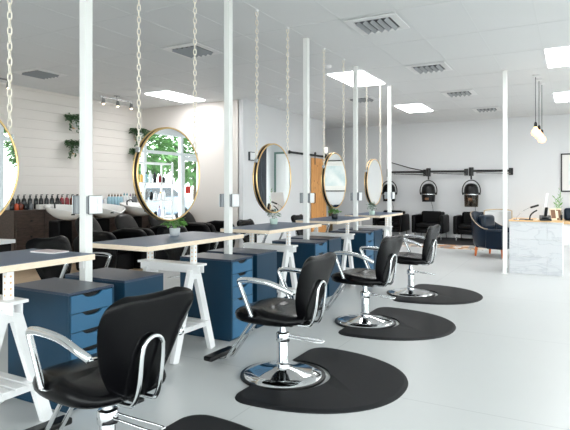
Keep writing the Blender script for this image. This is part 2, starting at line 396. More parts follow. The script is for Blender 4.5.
def vent(x, y, label, s=.29):
    t = thing('ceiling_vent', label, 'air vent', (x, y, H), 0, 'square ceiling air vents')
    w_ = .085
    MB().box(-s, s, -s, -s+w_, -.02, -.0075).box(-s, s, s-w_, s, -.02, -.0075).box(-s, -s+w_, -s+w_, s-w_, -.02, -.0075).box(s-w_, s, -s+w_, s-w_, -.02, -.0075).build('frame', 'white', t, bevel=.004)
    MB().box(-s+w_, s-w_, -s+w_, s-w_, -.0105, -.0078).build('backing', 'dgrey', t)
    for q in range(5):
        o = -s+w_+.045+q*(2*s-2*w_-.09)/4
        MB().box(-s+w_, s-w_, -.024, .024, -.002, .002, Matrix.Translation((0, o, -.03)) @ Matrix.Rotation(-.75, 4, 'X')).build('louvre', 'steelg', t)
for a in [(5.55, 4.42, 'square ceiling vent beside the tall chain of the second mirror'), (8.06, 1.92, 'square ceiling vent over the aisle, second of its row from the camera'), (10.45, 1.92, 'square ceiling vent over the aisle, third of its row from the camera'),
          (12.85, 1.75, 'small looking ceiling vent nearest the far wall over the aisle'), (10.2, 3.79, 'ceiling vent between the third and fourth mirror chains'), (5.5, 7.42, 'dark ceiling vent above the board clad left wall'), (5.66, 1.92, 'ceiling vent over the aisle nearest the camera, at the top edge of the view')]: vent(*a)
for i, (x, y, l) in enumerate([(9.3, 5.2, 'small round white smoke detector on the ceiling by the partition'), (7.2, 3.2, 'small round white ceiling disc by the middle mirror chains')]):
    t = thing('smoke_detector', l, 'smoke detector', (x, y, H))
    MB().lathe([(0, -.045), (.03, -.045), (.05, -.03), (.055, -.008), (0, -.008)]).build('body', 'white', t, smooth=50)

# ------------------------------------------------------------------ white posts with socket boxes
PX = [2.463+1.658*k for k in range(5)]; PY = 2.86
PN = ['nearest white square post, between the first and second tables', 'white square post between the second and third tables', 'white square post between the third and fourth tables', 'white square post between the fourth and fifth tables', 'white square post at the far end of the fifth table']
def post(x, y, label):
    t = thing('post', label, 'post', (x, y, 0), 0, 'white posts from floor to ceiling')
    MB().box(-.03, .03, -.03, .03, .008, H-.008).build('shaft', 'post', t, bevel=.004)
    MB().box(-.033, .033, -.045, .045, 0, .008).build('foot_plate', 'post', t)
    return t
for k in range(5): post(PX[k], PY, PN[k])
p6 = post(8.816, .934, 'white square post standing beside the marble reception desk')
MB().box(-.036, .036, -.034, -.0305, .02, .09).build('floor_bracket', 'steel', p6)
def socket_box(x, y, s, label):
    t = thing('power_outlet_box', label, 'power outlet', (x+(.024 if s < 0 else -.0), y, 1.2), 0 if s < 0 else PI, 'four-socket boxes on the posts')
    MB().box(-.052, .052, -.026, -.001, -.058, .058).build('back_box', 'steelg', t, bevel=.004)
    MB().box(-.056, .056, -.03, -.026, -.062, .062).build('rim', 'dgrey', t, bevel=.002)
    MB().box(-.053, .053, -.043, -.03, -.059, .059).build('face_plate', 'socket', t, bevel=.004)
    for i in (-1, 1):
        for j in (-1, 1):
            q = MB().box(i*.024-.017, i*.024+.017, -.0465, -.0432, j*.025-.018, j*.025+.018)
            q.build('socket', 'white', t, bevel=.002)
SN = ['nearest post', 'second post from the left', 'third post from the left', 'fourth post from the left', 'post at the last table']
for k in range(5):
    socket_box(PX[k], PY-.03, -1, 'white four-socket box on the aisle side of the ' + SN[k])
    socket_box(PX[k], PY+.03, 1, 'white four-socket box on the wash side of the ' + SN[k])

# ------------------------------------------------------------------ tables, trestles, drawer units
TX0 = [1.079+1.658*k for k in range(5)]; TY0, TY1, TZ = 2.57, 3.15, .91
TRX = [1.75, 3.30, 4.87, 6.515, 8.175]
TN = ['first, nearest', 'second', 'third', 'fourth', 'fifth, farthest']
TD = ['birch edged slate table with a magazine on it, nearest the camera', 'birch edged slate table holding a bright green plant in a grey pot', 'birch edged slate table holding a grey green plant in a pale ribbed pot', 'birch edged slate table holding a small plant in a black pot', 'birch edged slate table at the far end, in front of the black armchairs']
tb = None
for k in range(5):
    loc = (TX0[k], TY0, 0)
    if tb is None:
        tb = thing('work_table', TD[k], 'table', loc, 0, 'salon station tables')
        MB().box(0, 1.204, 0, TY1-TY0, TZ-.037, TZ-.0025).build('tabletop', 'birch', tb, bevel=.0015, seg=1)
        MB().box(.002, 1.202, .002, TY1-TY0-.002, TZ-.0025, TZ).build('top_surface', 'linol', tb)
        # steel bracket that carries the end next to the post
        b = MB().box(1.14, 1.355, .27, .31, TZ-.05, TZ-.038).box(1.345, 1.353, .27, .31, TZ-.13, TZ-.05)
        b.build('wall_bracket', 'white', tb)
    else: dup(tb, loc, 0, TD[k])
tr = None
for k in range(5):
    lab = 'white A-frame trestle with pegged uprights under the %s table' % ['nearest', 'second', 'third', 'fourth', 'farthest'][k]
    loc = (TRX[k], TY0, 0)
    if tr is None:
        tr = thing('trestle', lab, 'trestle', loc, 0, 'white trestles under the tables')
        for yy in (.05, .5):
            for sx in (-1, 1):
                MB().bar((sx*.232, yy, 0), (sx*.028, yy, .67), .064, .04, (0, 1, 0)).build('leg', 'white', tr, bevel=.003)
            MB().box(-.17, .17, yy-.014, yy+.014, .2, .24).build('rail', 'white', tr, bevel=.002)
            u = MB().box(-.02, .02, yy-.019, yy+.019, .6, TZ-.038).build('upright', 'white', tr, bevel=.002)
            for q in range(4):
                MB().lathe([(0, 0), (.006, 0), (.006, .0015), (0, .0015)], (0, yy-.0195, .745+q*.033), 10, '-Y').build('peg_hole', 'oak', u)
                MB().lathe([(0, 0), (.006, 0), (.006, .0015), (0, .0015)], (-.0205, yy, .745+q*.033), 10, 'X').build('peg_hole', 'oak', u)
        MB().box(-.03, -.021, -.03, .58, .65, .705).box(.021, .03, -.03, .58, .65, .705).build('beam', 'white', tr, bevel=.003)
        MB().box(-.06, .06, -.035, .585, .705, .722).build('cap', 'white', tr, bevel=.003)
        s = MB()
        for q in range(4): s.box(-.14+q*.075, -.14+q*.075+.055, .0, .55, .2405, .254)
        s.build('slat_shelf', 'white', tr, bevel=.002)
    else: dup(tr, loc, 0, lab)

def drawer_unit(loc, w, d, label, rz=0):
    t = thing('drawer_unit', label, 'drawer unit', loc, rz, 'navy drawer units')
    c = MB().box(0, w, .018, d, .02, .685)
    c.build('body', 'navy', t, bevel=.002)
    MB().box(0, w, 0, .018, .6848, .685).box(0, .014, 0, .018, .02, .685).box(w-.014, w, 0, .018, .02, .685).build('front_edge', 'navy', t)
    MB().box(0, w, 0, d, .685, .70).build('top', 'navyd', t, bevel=.002)
    MB().box(.01, w-.01, .03, d-.01, 0, .02).build('plinth', 'navy', t)
    zz = [.025, .195, .365, .475, .585, .683]
    hh = [(.025, .187), (.192, .354), (.359, .46), (.465, .57), (.575, .68)]
    for a, b in hh[::-1]:
        cx = w/2; out = [(.017, a), (w-.017, a), (w-.017, b)]
        for q in range(9):
            u = cx+.075-q*.15/8; dz = .024*(1-abs((q-4)/4)**3.5)
            out.append((u, b-dz))
        out.append((.017, b))
        dr = MB().prism(out, -.002, .012, 'Y').build('drawer', mat('navy_front_lit', (44, 98, 134), .42) if 'navy_front_lit' not in bpy.data.materials else bpy.data.materials['navy_front_lit'], t)  # fronts a lighter navy than the body: window light put into the colour
        MB().box(cx-.078, cx+.078, .0125, .0175, b-.028, b).build('finger_slot', 'plastic', dr)
    return t
DL = ['navy drawer unit left of the nearest post, beside the nearest chair', 'navy drawer unit left of the second post, behind the chair with the round base', 'navy drawer unit left of the third post, beside the third chair', 'navy drawer unit left of the fourth post, under the fourth table end']
BL = ['navy drawer unit with plain back, right of the nearest post', 'navy drawer unit with plain back, right of the second post', 'navy drawer unit with plain back, right of the third post', 'navy drawer unit with plain back, right of the fourth post']
d0 = b0 = None
for k in range(4):
    x = 2.08+1.656*k
    if d0 is None: d0 = drawer_unit((x, 2.56, 0), .345, .56, DL[0])
    else: dup(d0, (x, 2.56, 0), 0, DL[k])
    x = 2.55+1.658*k
    if b0 is None: b0 = drawer_unit((x+.375, 2.595+.58, 0), .375, .58, BL[0], PI)
    else: dup(b0, (x+.375, 3.175, 0), PI, BL[k])
# ------------------------------------------------------------------ round mirrors on chains
MX = [1.585, 3.285, 4.965, 6.63, 8.25]; MY, MZ, MR = 2.86, 1.425, .37
ML = ['round gold rimmed mirror at the left edge of the picture', 'large round gold rimmed mirror above the bright green plant', 'round gold rimmed mirror reflecting a window, third from the left', 'round gold rimmed mirror reflecting a framed picture, next to the pine door', 'farthest round gold rimmed mirror, in front of the dryers']
m0 = None
for k in range(5):
    loc = (MX[k], MY, MZ)
    if m0 is not None: dup(m0, loc, 0, ML[k]); continue
    m0 = thing('round_mirror', ML[k], 'mirror', loc, 0, 'round mirrors hung on chains')
    MB().lathe([(0, -.022), (MR-.008, -.022), (MR-.008, .022), (0, .022)], (0, 0, 0), 64, 'Y').build('mirror_glass', 'mirror', m0, smooth=30)
    MB().lathe([(MR-.008, -.018), (MR-.002, -.018), (MR-.002, .018), (MR-.008, .018)], (0, 0, 0), 64, 'Y').build('frame_band', 'band', m0, smooth=30)
    for s in (-1, 1):
        MB().tube([((MR)*math.cos(a), s*.02, MR*math.sin(a)) for a in [2*PI*i/72 for i in range(72)]], .0075, 8, True).build('gold_rim', 'gold', m0, smooth=180)
    a0 = math.radians(28)
    for s in (-1, 1):
        cx, cz = s*(MR+.008)*math.cos(a0), MR*math.sin(a0)
        MB().box(cx-.016, cx+.016, -.02, .02, cz-.02, cz+.02).build('clip', 'steel', m0, bevel=.003)
        ch = MB(); zz = cz+.02; p = .0445; i = 0
        while zz < H-MZ-.01:
            ring = []
            for q in range(12):
                a = 2*PI*q/12; u, v = .0125*math.cos(a), .0285*math.sin(a)*1.0
                u = u if abs(math.sin(a)) < .9 else u
                ring.append((cx+(u*.8 if i % 2 == 0 else u*.45), (u*.55 if i % 2 == 0 else -u*.9), zz+.02+v))
            ch.tube(ring, .004, 5, True); zz += p; i += 1
        ch.build('chain', 'chain', m0, smooth=180)
        MB().lathe([(0, 0), (.02, 0), (.02, -.008), (.006, -.02), (0, -.02)], (cx, 0, H-MZ-.007), 12).build('ceiling_hook', 'white', m0)

# ------------------------------------------------------------------ styling chairs
def grid_pad(mb, hw, hl, top, bot, n=18, e=3.2):
    """rounded cushion: superellipse plan, top/bottom height functions of (x,y), closed rounded edge"""
    L = []
    def ring(f, zf):
        out = []
        for k in range(4*n):
            a = 2*PI*k/(4*n); c, s_ = math.cos(a), math.sin(a)
            x = hw*f*math.copysign(abs(c)**(2/e), c); y = hl*f*math.copysign(abs(s_)**(2/e), s_)
            out.append(mb.bm.verts.new((x, y, zf(x, y))))
        return out
    rings = []
    for f, m in ((.25, 1), (.5, 1), (.75, 1), (.88, .95), (.95, .8), (.985, .62)):
        rings.append(ring(f, lambda x, y, m=m: bot(x, y)+(top(x, y)-bot(x, y))*m))
    for f, m in ((1., .42), (.985, .2), (.94, .05), (.8, 0), (.4, 0)):
        rings.append(ring(f, lambda x, y, m=m: bot(x, y)+(top(x, y)-bot(x, y))*m))
    N = 4*n
    for A, B in zip(rings, rings[1:]):
        for k in range(N): mb.bm.faces.new((A[k], A[(k+1) % N], B[(k+1) % N], B[k]))
    c1 = mb.bm.verts.new((0, 0, top(0, 0))); c2 = mb.bm.verts.new((0, 0, bot(0, 0)))
    for k in range(N):
        mb.bm.faces.new((c1, rings[0][(k+1) % N], rings[0][k])); mb.bm.faces.new((c2, rings[-1][k], rings[-1][(k+1) % N]))
    return mb

def styling_chair(label, loc, rz):
    t = thing('styling_chair', label, 'chair', loc, rz, 'black salon styling chairs')
    # base
    MB().lathe([(0, .012), (.262, .012), (.275, .016), (.268, .026), (.2, .04), (.09, .06), (.055, .072), (0, .072)], segs=64).build('base_dish', 'chrome', t, smooth=50)
    MB().lathe([(0, 0), (.292, 0), (.298, .006), (.296, .016), (.282, .021), (.262, .013), (0, .011)], segs=64).build('base_rim', 'plastic', t, smooth=50)
    MB().lathe([(0, .07), (.043, .07), (.045, .075), (.045, .095), (.04, .1), (.036, .105), (.036, .24), (.034, .245), (0, .245)], segs=32).build('pump_column', 'chrome', t, smooth=40)
    MB().lathe([(0, .245), (.046, .245), (.048, .25), (.048, .298), (.044, .305), (.026, .31), (.022, .345), (.022, .375), (0, .375)], segs=32).build('piston_collar', 'chrome', t, smooth=40)
    lv = [(.028, -.02, .285), (.034, -.1, .283), (.085, -.26, .262), (.075, -.278, .26), (.03, -.27, .262), (-.004, -.1, .277), (-.01, -.02, .279)]
    MB().tube(cat_rom(lv, 5), .0055, 8).build('pump_lever', 'chrome', t, smooth=180)
    # underframe
    MB().box(-.09, .09, -.12, .12, .375, .39).box(-.02, .02, -.225, .19, .385, .4).build('underframe', 'plastic', t, bevel=.003)
    top = lambda x, y: .472+.03*math.cos(min(1.4, abs(y-.07)*4.6))-.06*max(0, y-.12)*3.4*max(0, y-.12)*4-.02*(1-(x/.25)**2)*(1 if y < 0 else .3)
    bot = lambda x, y: .398+.02*abs(y)+(.028 if y > .2 else 0)*((y-.2)/.05 if y < .25 else 1)
    m = MB(); grid_pad(m, .25, .265, top, bot)
    bmesh.ops.translate(m.bm, verts=m.bm.verts, vec=(0, .05, 0))
    m.build('seat', 'leather', t, smooth=180)
    # backrest: rounded shield, wrapped around the sitter
    def back(name, th, grow, mt, off):
        mb = MB(); prof = [(0, .05), (.03, .09), (.09, .125), (.2, .162), (.35, .197), (.5, .22), (.65, .24), (.77, .254), (.85, .257), (.92, .244), (.967, .205), (1., .14)]
        zb, zt = .405, .862
        R = 14; front, rear = [], []
        def pt(t_, w, u, o):
            x = w*u; z = zb+(zt-zb)*t_ + .012*abs(u)**2*(1 if t_ > .9 else 0)
            y = -.185-.1*t_ + .8*x*x*(1-1.6*max(0, t_-.4)**1.2*1.9) - .02*math.sin(PI*t_) + o
            return (x, y, z)
        rows = []
        for t_, w in prof:
            edge = .35 if t_ in (0, 1.) else 1
            def th_at(u): return th*max(.0, 1-abs(u)**6)*edge
            f = [mb.bm.verts.new(pt(t_, w+grow, -1+2*k/R, off+th_at(-1+2*k/R)*.5)) for k in range(R+1)]
            b = [mb.bm.verts.new(pt(t_, w+grow, -1+2*k/R, off-th_at(-1+2*k/R)*.5-.001)) for k in range(R+1)]
            rows.append((f, b))
        for (f, b), (f2, b2) in zip(rows, rows[1:]):
            for k in range(R):
                mb.bm.faces.new((f[k], f[k+1], f2[k+1], f2[k])); mb.bm.faces.new((b[k+1], b[k], b2[k], b2[k+1]))
            mb.bm.faces.new((f[0], f2[0], b2[0], b[0])); mb.bm.faces.new((f2[R], f[R], b[R], b2[R]))
        for f, b in (rows[0], rows[-1]):
            for k in range(R): mb.bm.faces.new((f[k], f[k+1], b[k+1], b[k]))
        return mb.build(name, mt, t, smooth=180, sub=1)
    back('backrest', .058, 0, 'leather', 0)
    # chrome loop behind the back
    lp = [(-.062, -.02, .392), (-.062, -.2, .39), (-.06, -.255, .41), (-.058, -.285, .5), (-.056, -.3, .62), (-.04, -.306, .668), (0, -.308, .686), (.04, -.306, .668), (.056, -.3, .62), (.058, -.285, .5), (.06, -.255, .41), (.062, -.2, .39), (.062, -.02, .392)]
    MB().tube(cat_rom(lp, 6), .0105, 10).build('back_loop', 'chrome', t, smooth=180)
    for s in (-1, 1):
        a = [(s*.245, -.215, .632), (s*.262, -.17, .658), (s*.266, -.05, .692), (s*.266, .09, .7), (s*.265, .168, .694), (s*.264, .187, .68), (s*.262, .178, .655), (s*.262, .1, .49), (s*.262, .085, .46)]
        ar = MB().tube(cat_rom(a, 7), .0185, 10, flat=.8).build('armrest', 'chrome', t, smooth=180)
        MB().bar((s*.272, .09, .462), (s*.2, .075, .425), .03, .008).build('seat_bracket', 'chrome', ar, bevel=.002)
        MB().bar((s*.25, -.21, .63), (s*.2, -.2, .625), .02, .008).build('back_bracket', 'chrome', ar, bevel=.002)
    for s in (-1, 1):
        q = [(s*.04, .1, .395), (s*.042, .2, .39), (s*.044, .28, .3), (s*.045, .44, .085), (s*.045, .475, .056), (s*.045, .515, .05), (s*.045, .56, .052)]
        MB().tube(cat_rom(q, 6), .011, 8).build('footrest_leg', 'chrome', t, smooth=180)
    MB().box(-.14, .17, .52, .6, .045, .082).build('footrest_bar', 'plastic', t, bevel=.012, seg=3)
    return t
CL = ['nearest black styling chair, with a chrome loop behind its back, beside the nearest drawers', 'black styling chair on a round chrome base, second from the camera', 'third black styling chair along the aisle, turned slightly away', 'farthest black styling chair along the aisle, small before the armchairs']
CP = [(1.72, 1.855, 0, -6), (3.233, 1.782, 0, -2), (4.92, 1.793, 0, -8), (6.545, 1.785, 0, -4)]
c0 = styling_chair(CL[0], CP[0][:3], math.radians(CP[0][3]))
for k in range(1, 4): dup(c0, CP[k][:3], math.radians(CP[k][3]), CL[k])
FL = ['black styling chair on the far side of the nearest table', 'black styling chair on the far side of the second table, behind the plant', 'black styling chair on the far side of the third table', 'black styling chair on the far side of the fourth table']
for k in range(4): dup(c0, (3.24+1.65*k, 3.93, 0), PI+math.radians((6, -4, 3, 0)[k]), FL[k], 'styling chairs behind the tables')

# anti-fatigue mats: half ellipse with a round notch for the chair base
def floor_mat_obj(x, y, label, hw=.665, d=.93):
    r = .33; yb = .1; nx0 = -.1; hx = math.sqrt(r*r-yb*yb); R = .13
    pts = [(-hw+R*(1-math.sin(a)), yb-R*(1-math.cos(a))) for a in [-PI/2*0+PI/2*(1-k/6) for k in range(7)]]
    a1 = PI-math.asin(yb/r); a2 = math.asin(yb/r)+2*PI
    for k in range(29):
        a = a1+(a2-a1)*k/28; pts.append((nx0+r*math.cos(a), r*math.sin(a)))
    pts += [(hw-R*(1-math.sin(a)), yb-R*(1-math.cos(a))) for a in [PI/2*k/6 for k in range(7)]]
    for k in range(1, 40):
        a = -PI*k/40; e = 2.2
        c, s_ = math.cos(a), math.sin(a)
        pts.append((hw*math.copysign(abs(c)**(2/e), c), yb-R-(d-R)*abs(s_)**(2/e)))
    t = thing('anti_fatigue_mat', label, 'floor mat', (x+.1, y, 0), 0, 'half round black floor mats')
    mb = MB(); cx, cy = 0, -.36
    rings = [[mb.bm.verts.new((cx+(p[0]-cx)*f, cy+(p[1]-cy)*f, z)) for p in pts] for f, z in ((1, 0), (.995, .006), (.95, .017), (.93, .0175))]
    n = len(pts)
    for A, B in zip(rings, rings[1:]):
        for k in range(n): mb.bm.faces.new((A[k], A[(k+1) % n], B[(k+1) % n], B[k]))
    mb.bm.faces.new(rings[0][::-1]); mb.bm.faces.new(rings[-1])
    mb.build('body', 'rubber', t, smooth=35)
MLB = ['black half round floor mat under the nearest chair, mostly out of view', 'large black half round floor mat nearest in view, under the second chair', 'black half round floor mat under the third chair', 'farthest black half round floor mat, under the last chair of the aisle']
for k in range(4): floor_mat_obj(CP[k][0], CP[k][1], MLB[k], .64)

# ------------------------------------------------------------------ plants and magazine on the tables
def table_plant(x, y, pot, leafm, label, r=.085, ribbed=False, n=150, hh=.16):
    t = thing('potted_plant', label, 'plant', (x, y, TZ), 0, 'potted plants on the tables')
    pr = [(0, .001), (.036, .001), (.04, .004), (.045, .062), (.043, .065), (.039, .056), (0, .054)]
    pb = MB()
    if ribbed:
        pb.lathe(pr, segs=28)
        for v in pb.bm.verts:
            a = math.atan2(v.co.y, v.co.x); f = 1+.05*math.cos(14*a); v.co.x *= f; v.co.y *= f
    else: pb.lathe(pr, segs=24)
    p = pb.build('pot', pot, t, smooth=50)
    MB().lathe([(0, .0545), (.038, .0545), (0, .06)], segs=16).build('soil', 'soil', p)
    f = MB()
    for i in range(n):
        a = random.uniform(0, 2*PI); e = random.uniform(.1, 1.4); rr = random.uniform(.25, 1)*r
        b = Vector((math.cos(a)*math.cos(e)*rr, math.sin(a)*math.cos(e)*rr, .075+math.sin(e)*hh*random.uniform(.35, .75)))
        f.leaf(b, (math.cos(a), math.sin(a), random.uniform(-.2, .9)), random.uniform(.025, .042), .022)
    f.build('foliage', leafm, t)
    st = MB()
    for i in range(9):
        a = 2*PI*i/9; st.tube([(.01*math.cos(a), .01*math.sin(a), .062), (.04*math.cos(a), .04*math.sin(a), .075+hh*.5)], .0015, 5)
    st.build('stems', leafm, t)
table_plant(3.50, 2.98, 'concrete', 'leaf', 'bright green bushy plant in a small grey concrete pot', .1, n=230, hh=.15)
table_plant(5.19, 2.98, 'mint', 'leafg', 'grey green sparse plant in a pale ribbed pot', .085, True, 110, .17)
table_plant(6.60, 2.84, 'potblack', 'leaf', 'green bushy plant in a small black pot', .085, n=150, hh=.07)
table_plant(7.85, 2.75, 'mint', 'leafg', 'small dull green plant in a pale pot on the farthest table', .085, n=120, hh=.2)
mg = thing('magazine', 'pale pink magazine lying on the nearest table', 'magazine', (2.2, 2.88, TZ), .04)
MB().box(-.06, .06, -.1, .1, 0, .006).build('pages', 'paper', mg)
MB().box(-.061, .061, -.102, .102, .006, .008).build('cover', 'pink', mg)

# ------------------------------------------------------------------ left wall: dressers, bottles, wash stations
dr0 = None
for k, (x, lab) in enumerate([(5.55, 'dark wood dresser against the board clad wall, left one with the dark bottles'), (7.265, 'dark wood dresser behind the white basins, holding the blue bottles')]):
    if dr0 is not None: dup(dr0, (x, 8.14, 0), 0, lab); continue
    dr0 = thing('dresser', lab, 'dresser', (x, 8.14, 0), 0, 'dark dressers along the left wall')
    W, D_ = 1.68, .5
    MB().box(0, W, .02, D_, .08, .92).build('carcass', 'walnut', dr0, bevel=.003)
    MB().box(-.012, W+.012, 0, D_, .92, .955).build('top', 'walnut', dr0, bevel=.004)
    for sx in (.03, W-.09):
        for sy in (.05, D_-.09): MB().box(sx, sx+.06, sy, sy+.06, .02 if x < 20 else 0, .08).build('foot', 'walnut', dr0)
    for i in range(3):
        for j in range(3):
            a = .03+i*(W-.06)/3; b = a+(W-.06)/3-.012; zz = .1+j*.27
            q = MB().box(a, b, .002, .02, zz, zz+.258).build('drawer', 'walnut', dr0, bevel=.003)
            MB().lathe([(0, 0), (.008, 0), (.008, .012), (.018, .016), (.018, .026), (0, .028)], ((a+b)/2, .002, zz+.13), 12, '-Y').build('knob', 'black', q, smooth=40)
def bottle(x, y, z, r, h, body, cap, label, group, pump=True, name='bottle'):
    t = thing(name, label, 'bottle', (x, y, z), 0, group)
    MB().lathe([(0, 0), (r*.95, 0), (r, .004), (r, h*.62), (r*.85, h*.7), (r*.35, h*.77), (r*.35, h*.8), (0, h*.8)], segs=14).build('body', BOT[body], t, smooth=50)
    c = MB().lathe([(0, h*.8), (r*.42, h*.8), (r*.42, h*.9), (r*.2, h*.92), (r*.2, h), (0, h)], segs=10)
    if pump: c.box(-r*.2, r*.9, -r*.18, r*.18, h*.955, h)
    c.build('cap', BOT[cap], t, smooth=50)
    return t
TH = math.radians(28.64)
def xat(u, y): return y/math.tan(TH-math.atan((u-285)/528.7))
def zat(u, v, y):
    x = xat(u, y); return 1.3+(189.8-v)/528.7*(x*math.cos(TH)+y*math.sin(TH))
DT = .955
us = [12.5, 18, 24, 30, 36, 41, 46.5, 52, 57.5, 62, 67, 72, 77, 82]
bods = ['dark', 'dark', 'dark', 'dark', 'dark', 'dark', 'dark', 'dark', 'dark', 'red', 'red', 'amber', 'orange', 'dark']
for i, (u, bd) in enumerate(zip(us, bods)):
    bottle(xat(u, 8.5), 8.5, DT, .038, .26, bd, 'dark', '%s tall pump bottle from the left on the left dark dresser' % ORD[i+1], 'pump bottles on the left dresser')
for i, (u, bd) in enumerate(zip([12, 16.5, 21, 26, 31], ['dark', 'orange', 'amber', 'dark', 'grey'])):
    bottle(xat(u, 8.32), 8.32, DT, .036, .14, bd, 'dark', '%s short bottle from the left, front row on the left dark dresser' % ORD[i+1], 'short bottles on the left dresser', False)
bx = thing('carton', 'long low white carton in front of the dark bottles on the dresser', 'box', (xat(46, 8.3), 8.3, DT), 0)
MB().box(-.17, .17, -.05, .05, 0, .085).build('body', 'paper', bx, bevel=.003)
for i, u in enumerate([109, 112, 115, 118, 121]):
    bottle(xat(u, 8.5), 8.5, DT, .04, .26, 'blue', 'brownc', '%s pale blue bottle from the left behind the basins' % ORD[i+1], 'pale blue bottles behind the basins', False)
for i, (u, bd, cp, hh) in enumerate([(101.5, 'lilac', 'white', .2), (105, 'white', 'white', .2), (124.2, 'white', 'teal', .28), (127, 'white', 'teal', .28), (130.3, 'white', 'purple', .26), (133, 'grey', 'dark', .27), (135.5, 'grey', 'dark', .27)]):
    bottle(xat(u, 8.5), 8.5, DT, .036, hh, bd, cp, ['pale lilac bottle left of the blue bottles', 'short white bottle left of the blue bottles', 'white bottle with teal cap beside the blue bottles', 'second white bottle with teal cap beside the blue bottles', 'white bottle with purple cap near the wall corner', 'grey bottle with dark cap near the wall corner', 'rightmost grey bottle, nearest the wall corner behind the mirror'][i], 'bottles behind the basins', False)
WX = [6.1, 6.94, 7.78, 8.62]
WL = ['black reclining wash chair under the leftmost white basin', 'black reclining wash chair, second from the left', 'black reclining wash chair, third from the left', 'black reclining wash chair at the right end, by the inner wall corner']
BLs = ['leftmost white hair wash basin, beside the dark dresser', 'white hair wash basin just right of the nearest post', 'white hair wash basin left of the second mirror', 'white hair wash basin at the end, hidden behind the second mirror']
w0 = s0 = None
for k in range(4):
    if w0 is None:
        w0 = thing('wash_chair', WL[k], 'wash chair', (WX[k], 6.45, .02), 0, 'reclining wash chairs')
        MB().box(-.25, .25, -.2, .45, 0, .28).build('base', 'leather2', w0, bevel=.02)
        m = MB(); grid_pad(m, .27, .34, lambda x, y: .43-.02*abs(y), lambda x, y: .29); bmesh.ops.translate(m.bm, verts=m.bm.verts, vec=(0, .05, 0)); m.build('seat', 'leather2', w0, smooth=180)
        m = MB(); grid_pad(m, .24, .33, lambda x, y: .06-.5*x*x, lambda x, y: -.05); bmesh.ops.transform(m.bm, matrix=Matrix.Translation((0, .5, .56)) @ Matrix.Rotation(math.radians(58), 4, 'X'), verts=m.bm.verts)
        m.build('backrest', 'chair_lit', w0, smooth=180)
        for s in (-1, 1):
            out = []
            for q in range(9): a = PI/2*q/8; out.append((-.36+.16-.16*math.sin(a) if False else -.22-.18*math.sin(PI/2-a+0) , .44+.2*math.sin(a)))
            o2 = [(-.33, .0), (-.38, .2)] + [(-.2-.2*math.cos(PI/2*q/8), .44+.2*math.sin(PI/2*q/8)) for q in range(9)] + [(.1, .645), (.3, .6), (.48, .52), (.5, .45), (.42, 0)]
            MB().prism(o2, s*.33-.065, s*.33+.065, 'X').build('armrest', 'leather2', w0, bevel=.05, seg=4, smooth=60)
        s0 = thing('wash_basin', BLs[k], 'basin', (WX[k], 7.55, .02), 0, 'white wash basins')
        bw = MB()
        for lst, pr in ((0, [(0, -.16), (.1, -.155), (.2, -.12), (.3, -.035), (.34, .045), (.33, .058), (.31, .045), (.27, -.03), (.17, -.09), (0, -.12)]),): bw.lathe(pr, (0, 0, 0), 40, 'Z', 1., 1.12)
        for v in bw.bm.verts:
            y = v.co.y
            if y < 0 and v.co.z > -.1: v.co.z += -.32*(y*y)*1.6*max(0, 1-abs(v.co.x)/.26)
            v.co.z += .12*y
        bmesh.ops.translate(bw.bm, verts=bw.bm.verts, vec=(0, 0, .93)); bw.build('bowl', 'ceramic', s0, smooth=60)
        MB().box(-.14, .14, .02, .3, 0, .76).build('pedestal', 'leather2', s0, bevel=.03, seg=3)
        MB().lathe([(0, 0), (.03, 0), (.034, .01), (0, .012)], (0, 0, .785), 16).build('drain', 'black', s0)
        MB().tube(cat_rom([(.0, .3, .96), (.0, .3, 1.05), (0, .2, 1.08), (0, .14, 1.04)], 5), .013, 8).build('tap', 'black', s0, smooth=180)
        MB().box(-.16, -.08, -.34, -.27, .86, .885).build('neck_pad', 'plastic', s0, bevel=.008)
    else:
        dup(w0, (WX[k], 6.45, .02), 0, WL[k]); dup(s0, (WX[k], 7.55, .02), 0, BLs[k])
cart = thing('trolley', 'white topped trolley at the left edge, behind the nearest table', 'trolley', (3.35, 5.5, 0), .15)
MB().box(-.28, .28, -.2, .2, .72, .76).build('top', 'white', cart, bevel=.006)
MB().box(-.25, .25, -.17, .17, .12, .72).build('cabinet', 'plastic', cart, bevel=.005)
for sx in (-.2, .2):
    for sy in (-.13, .13): MB().lathe([(0, -.012), (.03, -.012), (.03, .012), (0, .012)], (sx, sy, .03), 14, 'X').box(sx-.016, sx+.016, sy-.012, sy+.012, .045, .12).build('caster', 'black', cart)

# hanging planters
def planter(x, y, z, label, dirn=(0, -1)):
    t = thing('hanging_planter', label, 'planter', (x, y, z), 0, 'planters hung high on the walls')
    MB().lathe([(0, 0), (.075, 0), (.08, .005), (.1, .15), (.093, .15), (.085, .13), (0, .125)], segs=24).build('pot', 'white', t, smooth=50)
    f = MB()
    for i in range(300):
        a = random.uniform(0, 2*PI); rr = random.uniform(.2, 1)*.23
        f.leaf((math.cos(a)*rr, math.sin(a)*rr*.6-.02, .14+random.uniform(-.02, .1)), (math.cos(a), math.sin(a), random.uniform(-.4, .8)), .075, .055)
    for v in range(14):
        a = random.uniform(PI*.8, PI*2.2); L = random.uniform(.12, .3); px, py = .19*math.cos(a), -abs(.1*math.sin(a))-.04
        for q in range(int(L/.016)):
            f.leaf((px+random.uniform(-.02, .02)+.03*math.cos(a)*q/10, py+random.uniform(-.015, .015), .13-q*.016), (random.uniform(-1, 1), random.uniform(-1, .3), random.uniform(-.8, .2)), .05, .034)
    f.build('foliage', 'leafd', t)
    MB().box(dirn[0]*0-.012, .012, .08, .1195, -.02, .2).box(-.012, .012, .1, .1195, .2, .24).build('wall_strap', 'oak', t) if dirn == (0, -1) else MB().box(.08, .1195, -.012, .012, -.02, .24).build('wall_strap', 'oak', t)
planter(7.14, 8.54, 2.52, 'upper hanging planter with trailing leaves, behind the nearest post')
